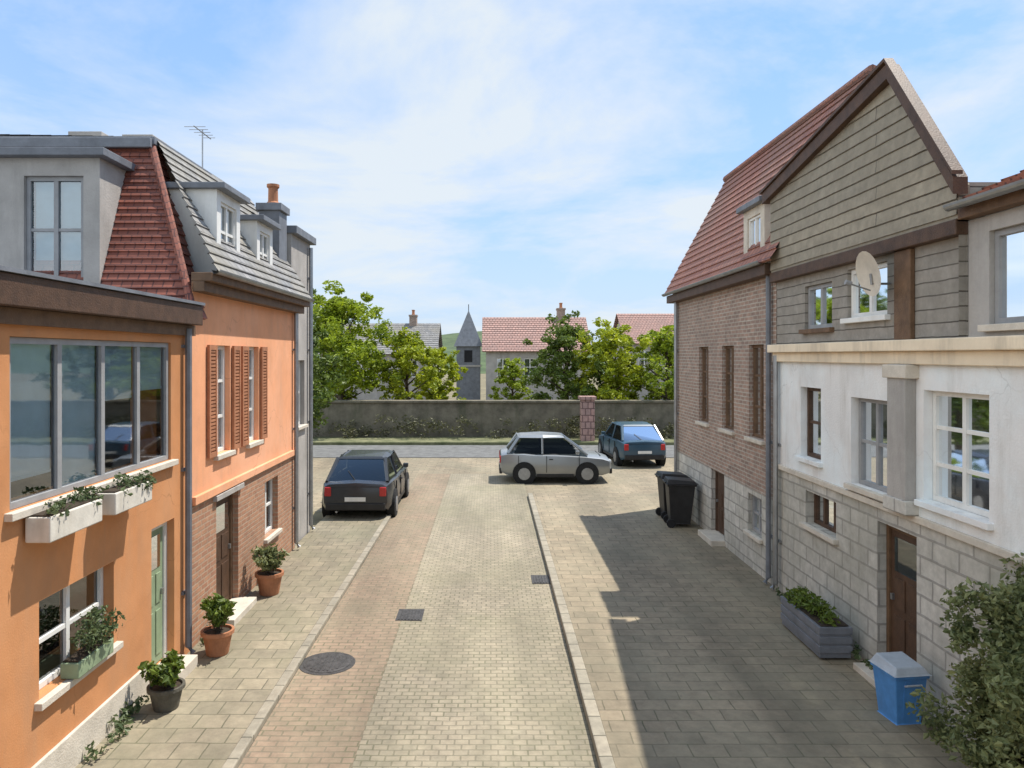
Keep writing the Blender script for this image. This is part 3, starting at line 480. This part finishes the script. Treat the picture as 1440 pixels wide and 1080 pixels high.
# ================================================================ street things
t=thing('plastic_bin','bright blue plastic bin with grey lid standing by the stone wall','bin',(4.42,8.0,.09),.12); t.scale=(.70,.70,.82)
m=MB(); m.add([(-.2,-.22,0),(.2,-.22,0),(.2,.22,0),(-.2,.22,0),(-.26,-.28,.6),(.26,-.28,.6),(.26,.28,.6),(-.26,.28,.6)],[(0,1,2,3),(0,1,5,4),(1,2,6,5),(2,3,7,6),(3,0,4,7),(4,5,6,7)])
m.box(-.285,.285,-.305,.305,.60,.645); m.build('body',MT['blue'],t,.015)
m=MB(); m.add([(-.29,-.31,.65),(.29,-.31,.65),(.29,.31,.65),(-.29,.31,.65),(-.22,-.24,.74),(.22,-.24,.74),(.22,.24,.78),(-.22,.24,.78)],[(0,1,5,4),(1,2,6,5),(2,3,7,6),(3,0,4,7),(4,5,6,7),(0,1,2,3)]); m.build('lid',MT['bluegrey'],t,.015)
m=MB()
for s_ in(-1,1): m.add([(s_*.1-.012,-.236,.08),(s_*.1+.012,-.236,.08),(s_*.1+.012,-.284,.56),(s_*.1-.012,-.284,.56),(s_*.1-.012,-.22,.08),(s_*.1+.012,-.22,.08),(s_*.1+.012,-.26,.56),(s_*.1-.012,-.26,.56)],[(0,1,2,3),(0,4,7,3),(1,5,6,2),(3,2,6,7)])
m.build('ribs',MT['blue'],t); m=MB(); m.tube([(-.12,-.30,.52),(-.12,-.345,.54),(.12,-.345,.54),(.12,-.30,.52)],.014,6); m.build('handle',MT['bluegrey'],t)
def wheelie(label,x,y,rz):
    t=thing('wheeled_bin',label,'bin',(x,y,.09),rz); m=MB(); m.add([(-.2,-.2,.08),(.2,-.2,.08),(.2,.24,.08),(-.2,.24,.08),(-.27,-.3,.98),(.27,-.3,.98),(.27,.3,.98),(-.27,.3,.98)],[(0,1,2,3),(0,1,5,4),(1,2,6,5),(2,3,7,6),(3,0,4,7),(4,5,6,7)]); m.box(-.29,.29,-.33,.33,.94,1.0); m.build('body',MT['black'],t,.015)
    m=MB(); m.add([(-.29,-.35,1.0),(.29,-.35,1.0),(.29,.34,1.0),(-.29,.34,1.0),(-.24,-.28,1.06),(.24,-.28,1.06),(.24,.3,1.1),(-.24,.3,1.1)],[(0,1,5,4),(1,2,6,5),(2,3,7,6),(3,0,4,7),(4,5,6,7),(0,1,2,3)]); m.build('lid',MT['black'],t,.015)
    for s in(-1,1): MB(lambda u,d,z:(d,u,z)).tube([(.24,s*.2,.1),(.24,s*.26,.1)],.1,14).build('wheel',MT['rubber'],t)
    MB().tube([(-.2,.36,1.02),(.2,.36,1.02)],.018,8).build('handle',MT['black'],t)
wheelie('black wheeled bin nearer the camera beside the brick house',4.35,17.0,1.5); wheelie('black wheeled bin farther from the camera beside the brick house',4.38,17.85,1.62)
t=thing('planter','dark grey trough planter with low green plants by the stone wall','planter',(4.42,10.1,.09)); m=MB(); m.box(-.2,.2,-.62,.62,.03,.42); 
for z in(.14,.26,.38): m.box(-.215,.215,-.635,.635,z-.045,z+.045)
m.build('trough',MT['lead'],t,.006); MB().box(-.18,.18,-.6,.6,.43,.44).build('soil',MT['soil'],t); f=MB()
for k in range(18): leaves(f,clump((random.uniform(-.17,.17),random.uniform(-.58,.58),.48+random.uniform(-.06,.14)),(.11,.12,.11),34),.07,.8)
f.build('foliage',MT['leafB'],t)
bush('tall dark green shrub against the white house at the right edge',4.62,6.5,.09,.58,2.75,'leafC',20000,.06,lobes=36)
bush('lower dark shrub beside the tall one at the right edge',4.5,5.75,.09,.62,1.6,'leafC',11000,.06,lobes=18)
def pot(label,x,y,mm,h,r,leaf,ph,n,group='pots along the left house walls'):
    t=thing('potted_plant',label,'potted plant',(x,y,.07),random.uniform(0,3),group); MB().lathe((0,0,0),[(r*.66,0),(r*.7,.01),(r*.93,h*.84),(r*1.06,h*.85),(r*1.06,h),(r*.9,h),(r*.88,h*.9)],22).build('pot',MT[mm],t); MB().lathe((0,0,h*.9),[(r*.87,0),(r*.5,.012)],18).build('soil',MT['soil'],t)
    f=MB(); k=MB()
    for i in range(9):
        q=random.uniform(0,6.28); d=random.uniform(.1,.9)*r; top=(math.cos(q)*d*1.3,math.sin(q)*d*1.3,h+ph*random.uniform(.45,1)); k.tube([(math.cos(q)*d*.3,math.sin(q)*d*.3,h*.9),top],[.009,.004],5)
        for zt in(.5,.8,1): leaves(f,clump((top[0]*zt,top[1]*zt,h+(top[2]-h)*zt),(r*.5,r*.5,ph*.16),n//27),.085,.8)
    k.build('stem',MT['bark'],t); f.build('foliage',MT[leaf],t)
pot('low dark stone pot with dense plant left of the green door',-3.62,8.25,'stonepot',.26,.19,'leafB',.28,700)
pot('terracotta pot with bushy dark plant between the two doors',-3.6,9.75,'terra',.32,.2,'leafB',.4,800)
pot('terracotta pot with olive plant just past the dark door',-3.65,12.2,'terra',.36,.22,'leafC',.42,800)
for i,(x,y,n) in enumerate(((-3.9,8.0,160),(-3.88,5.4,130),(-3.9,10.35,160),(-3.85,7.45,90),(4.7,9.4,120),(4.66,11.7,160),(-3.9,12.9,110),(4.62,7.5,140))):
    f=MB()
    for k in range(n//12): leaves(f,clump((random.uniform(-.06,.08),random.uniform(-.3,.3),random.uniform(.02,.14)),(.05,.09,.05),12),.06,.9)
    tag(f.build('weeds',MT['leafD'],loc=(x,y,.075 if x<0 else .095)),'thin green weeds growing along the foot of the house walls','weeds','weeds along the foot of the walls')
t=thing('manhole_cover','round dark iron cover set in the left pavement edge','manhole cover',(-2.12,9.6,.006)); 
m=MB(); m.lathe((0,0,0),[(.30,0),(.30,.006),(.27,.010)],28)
m.build('lid',MT['iron'],t); m=MB()
for i in range(-4,5):
    L_=math.sqrt(max(0,.25**2-(i*.055)**2)); m.box(i*.055-.012,i*.055+.012,-L_,L_,.011,.014)
m.build('ribs',MT['iron'],t); m=MB(); m.lathe((0,0,-.01),[(.36,0),(.36,.012),(.31,.012)],28); m.build('frame',MT['iron'],t)
for i,(x,y,lb) in enumerate(((-1.24,11.4,'iron drain grating in the road edge near the salmon house'),(.93,13.2,'iron drain grating in the road edge on the right'))):
    m=MB(); m.box(-.2,.2,-.25,.25,.003,.008)
    for k in range(-3,4): m.box(k*.05-.014,k*.05+.014,-.22,.22,.008,.016)
    tag(m.build('drain_grating',MT['iron'],loc=(x,y,0)),lb,'drain')
# --- cars
def car(label,x,y,rz,paint,name='parked_car',L_=4.1,W=.87,group='cars parked at the end of the street',van=0):
    t=thing(name,label,'car',(x,y,0),rz,group); H=L_/2
    st=[(-H,.66,.42,.62),(-H+.06,.78,.30,.72),(-H+.3,.84,.24,.80),(-H+.9,.87,.22,.86),(0,.88,.22,.90),(.7,.87,.22,.91),(H-.75,.86,.22,.94),(H-.2,.83,.26,.94),(H-.03,.76,.34,.90),(H,.70,.42,.82)]
    m=MB(); ring=[]
    for (yy,hw,zb,zt) in st: ring.append([(-hw*.92,yy,zb),(-hw,yy,zb+.12),(-hw*1.01,yy,(zb+zt)/2+.04),(-hw*.97,yy,zt-.05),(-hw*.84,yy,zt),(0,yy,zt+.035),(hw*.84,yy,zt),(hw*.97,yy,zt-.05),(hw*1.01,yy,(zb+zt)/2+.04),(hw,yy,zb+.12),(hw*.92,yy,zb)])
    k=len(ring[0]); m.add([p for r in ring for p in r],[(i*k+j,i*k+(j+1)%k,(i+1)*k+(j+1)%k,(i+1)*k+j) for i in range(len(ring)-1) for j in range(k)]+[tuple(range(k)),tuple(range((len(ring)-1)*k,len(ring)*k))]); body=m.build('body',MT[paint],t,smooth=True); sharp(body.data,32)
    for s in(-1,1):
        for yy in(-.72,.30,1.18): gp=MB(); gp.box(s*.865,s*.895,yy-.008,yy+.008,.34,.86); gp.build('door_gap',MT['rubber'],t)
        for yy in(-H+.78,H-.75): wm=MB(lambda u,d,z:(d,u,z)); wm.tube([(yy,s*.70,.31),(yy,s*.892,.31)],.365,24); wm.build('wheel_arch',MT['rubber'],t)
        hd=MB(); hd.box(s*.885,s*.91,.10,.22,.74,.77); hd.build('door_handle',MT['black'],t)
    cab=[(-.98,.74,.86),(-.25,.60,1.42),(.45,.61,1.47),(1.15,.60,1.42),(H-.22,.72,.93)]
    g=MB(); 
    for s in(-1,1):
        w0=MB(); w0.add([(s*.775,-.80,.90),(s*.775,H-.42,.93),(s*.635,1.08,1.37),(s*.635,-.22,1.37)],[(0,1,2,3)]); w0.build('side_window',MT['carglass'],t)
    w0=MB(); w0.add([(-.74,-.98,.885),(.74,-.98,.885),(.585,-.28,1.40),(-.585,-.28,1.40)],[(0,1,2,3)]); w0.build('windscreen',MT['carglass'],t)
    w0=MB(); w0.add([(-.70,H-.22,.945),(.70,H-.22,.945),(.58,1.16,1.40),(-.58,1.16,1.40)],[(0,1,2,3)]); w0.build('rear_window',MT['carglass'],t)
    r=MB(); r.add([(-.60,-.30,1.40),(.60,-.30,1.40),(.66,.4,1.40),(.60,1.18,1.40),(-.60,1.18,1.40),(-.66,.4,1.40),(-.5,-.22,1.45),(.5,-.22,1.45),(.53,.4,1.485),(.5,1.1,1.45),(-.5,1.1,1.45),(-.53,.4,1.485)],[(0,1,7,6),(1,2,8,7),(2,3,9,8),(3,4,10,9),(4,5,11,10),(5,0,6,11),(6,7,8,9,10,11)])
    for s in(-1,1):
        r.tube([(s*.76,-1.0,.87),(s*.61,-.27,1.41)],.035,6); r.tube([(s*.78,.42,.9),(s*.645,.42,1.41)],.032,6); r.tube([(s*.73,H-.25,.92),(s*.60,1.16,1.41)],.055,6)
    r.build('roof',MT[paint],t,smooth=False)
    MB().box(-.6,.6,-.7,1.3,.5,.95).build('seats',MT['black'],t,.08)
    for s in(-1,1):
        for yy in(-H+.78,H-.75):
            F=lambda u,d,z,s=s,yy=yy:(s*(.72+d),yy+u,z); wm=MB(lambda u,d,z:(d,u,z)); wm.tube([(yy,s*.66,.30),(yy,s*.90,.30)],.30,20); wh=wm.build('wheel',MT['rubber'],t); rm=MB(lambda u,d,z:(d,u,z)); rm.tube([(yy,s*.80,.30),(yy,s*.912,.30)],.19,14); rm.build('rim',MT['metal'],wh)
        h=MB(); h.box(s*.48-.14,s*.48+.14,-H-.015,-H+.14,.60,.70); h.build('headlight',MT['clearlamp'],t,.02); h=MB(); h.box(s*.66-.08,s*.66+.08,H-.10,H+.02,.62,.84); h.build('tail_light',MT['redlamp'],t,.02)
        h=MB(); h.box(s*.90-.07,s*.90+.07,-.72,-.60,.92,1.03); h.build('mirror',MT[paint],t,.02)
    for yy,nm in((-H-.03,'front_bumper'),(H-.07,'rear_bumper')): b=MB(); b.box(-.72,.72,yy,yy+.10,.28,.46); b.build(nm,MT['black'],t,.03)
    b=MB(); b.box(-.60,.60,H-.012,H+.006,.845,.857); b.box(-.60,.60,-H+.32,-H+.335,.825,.84); b.build('lid_seam',MT['rubber'],t)
    b=MB(); b.box(-.86,.86,-H+1.2,H-1.15,.19,.30); b.build('sill',MT['black'],t,.02)
    b=MB(); b.tube([(.45,H-.2,.25),(.45,H+.03,.25)],.028,8); b.build('exhaust',MT['metal'],t)
    b=MB(); b.box(-.40,.40,-H-.025,-H-.005,.50,.60); b.build('grille',MT['black'],t,.01)
    b=MB(); b.tube([(.02,H-.20,.955),(.26,H-.50,1.16)],.009,5); b.build('wiper',MT['black'],t)
    b=MB(); b.box(-.25,.25,H+.012,H+.026,.50,.60); b.build('number_plate',MT['whitepaint'],t)
    return t
car('dark car parked by the left row of houses, seen end on',-3.25,19.8,math.pi,'carpaint'); car('silver grey car parked side on in the middle distance',2.05,24.0,math.pi/2,'silver',L_=3.5); car('dark blue car parked at the far right beside the brick house',5.35,28.4,math.radians(184),'bluepaint')
# ================================================================ far end
m=MB(); m.box(-60,60,35.2,35.65,0,1.75); o=m.build('wall',MT['farwall']); tag(o,'long dark old wall across the far end of the street','wall'); o.name='boundary_wall'
cp=MB(); cp.box(-60,60,35.1,35.75,1.752,1.86); cp.build('coping',MT['farwall'],o,.02)
def hedge(label,x0,x1,y,h,n):
    t=thing('hedge',label,'hedge',((x0+x1)/2,y,.1)); f=MB(); hw=(x1-x0)/2
    for i in range(int((x1-x0)*5)): 
        c=(random.uniform(-hw,hw),random.uniform(-.4,.4),random.uniform(.15,h)); leaves(f,clump(c,(.38,.3,.28),n),.12,.8)
    f.build('foliage',MT['ivy'],t)
hedge('low clipped dark hedge along the far verge',-14,16,34.6,.9,36)
pr=MB(); pr.box(-.3,.3,-.3,.3,0,1.9); pr.box(-.38,.38,-.38,.38,1.9,2.05); tag(pr.build('gate_pillar',MT['pinkroof'],loc=(4.4,33.7,.1),bevel=.02),'pinkish brick gate pillar in front of the far wall','pillar')
tree('big bright green tree just beyond the left row of houses',-7.6,37.5,7.3,3.2,'leafA',12000,.22,.45); tree('dense dark green tree behind the left car',-7.6,27.5,5.4,2.3,'leafB',9000,.18,.35)
tree('pale yellow green young tree left of the slate turret',-4.3,38.2,5.4,1.9,'leafE',6500,.19,.25)
tree('rounded green tree right of the slate turret',4.0,39,6.1,2.3,'leafB',7500,.2,.3); tree('broad bright green tree behind the far wall right of centre',6.2,38.2,5.6,2.4,'leafE',8500,.2,.3)
tree('green tree behind the far wall beside the brick house',9.0,37.6,5.4,2.3,'leafA',7500,.2,.3); tree('low tree beyond the far wall near the left edge of the gap',-10.5,40,7.5,3,'leafB',7000,.25,.4); tree('tree beyond the far wall behind the brick house',13,41,6.5,3,'leafB',7000,.25,.4)
def farhouse(label,x,y,w_,dp,h,rh,wall,roof,turret=False):
    t=thing('distant_house',label,'house',(x,y,0),0,'houses beyond the far wall'); F=ony(-dp/2); hs=[(-w_/2+.8+i*2.0,-w_/2+1.7+i*2.0,h-1.9,h-.6) for i in range(int((w_-1)/2.0))]
    u=MB(F); panel(u,-w_/2,w_/2,0,h,hs,.12); u.build('wall',MT[wall],t); u=MB(); u.box(-w_/2,w_/2,-dp/2+.3,dp/2,0,h-.01); u.build('core',MT[wall],t)
    for q in hs: window(t,F,*q,rev=.1,nx=2,nz=2)
    r=MB(); a=w_/2+.3; e_=dp/2+.35; r.roof((-a,-e_,h-.1),(a,-e_,h-.1),(a,0,h+rh),(-a,0,h+rh),.3,.04); r.roof((-a,e_,h-.1),(a,e_,h-.1),(a,0,h+rh),(-a,0,h+rh),.3,.04); r.build('roof',MT[roof],t); g=MB()
    for s in(-1,1): g.quad((s*w_/2,-dp/2,h),(s*w_/2,dp/2,h),(s*w_/2,0,h+rh-.1))
    g.build('gable_end',MT[wall],t); chimney(t,w_*.28,0,h+rh-.5,h+rh+.7,.3,.4,'darkbrick',2); return t
tree('small round tree in front of the slate turret on its left',-2.9,41,4.6,1.4,'leafE',5000,.19,.25); tree('low young tree against the wall of the pink roofed house',1.3,43,3.9,1.2,'leafA',4500,.16,.2)
hv=MB(); nx_=60; vs=[]; 
for i in range(nx_+1):
    x=-400+800*i/nx_; vs+=[(x,160,-.5),(x,260,9+3*math.sin(i*.5)+2*math.sin(i*1.3)),(x,420,-.5)]
hv.add(vs,[(3*i+k,3*i+k+1,3*i+k+4,3*i+k+3) for i in range(nx_) for k in(0,1)]); struct(hv.build('hills',MT['hill'],smooth=True))
farhouse('distant grey house with pink tiled roof right of the slate turret',3.4,58,7.5,7,4.4,2.6,'greyrender','pinkroof'); farhouse('distant grey house with pink roof beside the brick house',14.5,60,8,7,5,2.4,'greyrender','pinkroof'); farhouse('distant house with slate roof half hidden left of the turret',-9,62,9,7,4.2,2.5,'greyrender','slate')
t=thing('slate_turret','slim dark slate turret rising beyond the far wall at the street end','tower',(-1.7,57,0)); m=MB(); m.box(-.9,.9,-.9,.9,0,4.7); m.build('shaft',MT['lead'],t); m=MB(); m.add([(-1.1,-1.1,4.7),(1.1,-1.1,4.7),(1.1,1.1,4.7),(-1.1,1.1,4.7),(-.85,-.85,5.3),(.85,-.85,5.3),(.85,.85,5.3),(-.85,.85,5.3),(0,0,7.5)],[(0,1,5,4),(1,2,6,5),(2,3,7,6),(3,0,4,7),(4,5,8),(5,6,8),(6,7,8),(7,4,8),(0,1,2,3)]); m.build('spire',MT['lead'],t); m=MB(); m.tube([(0,0,7.4),(0,0,7.95)],.03,6); m.build('finial',MT['iron'],t)
MB().box(-.97,.97,-.97,.97,3.15,3.28).build('string_course',MT['greyrender'],t)
for z in(3.5,): MB().box(-.3,.3,-.93,-.88,z,z+.9).build('louvre',MT['dark'],t)
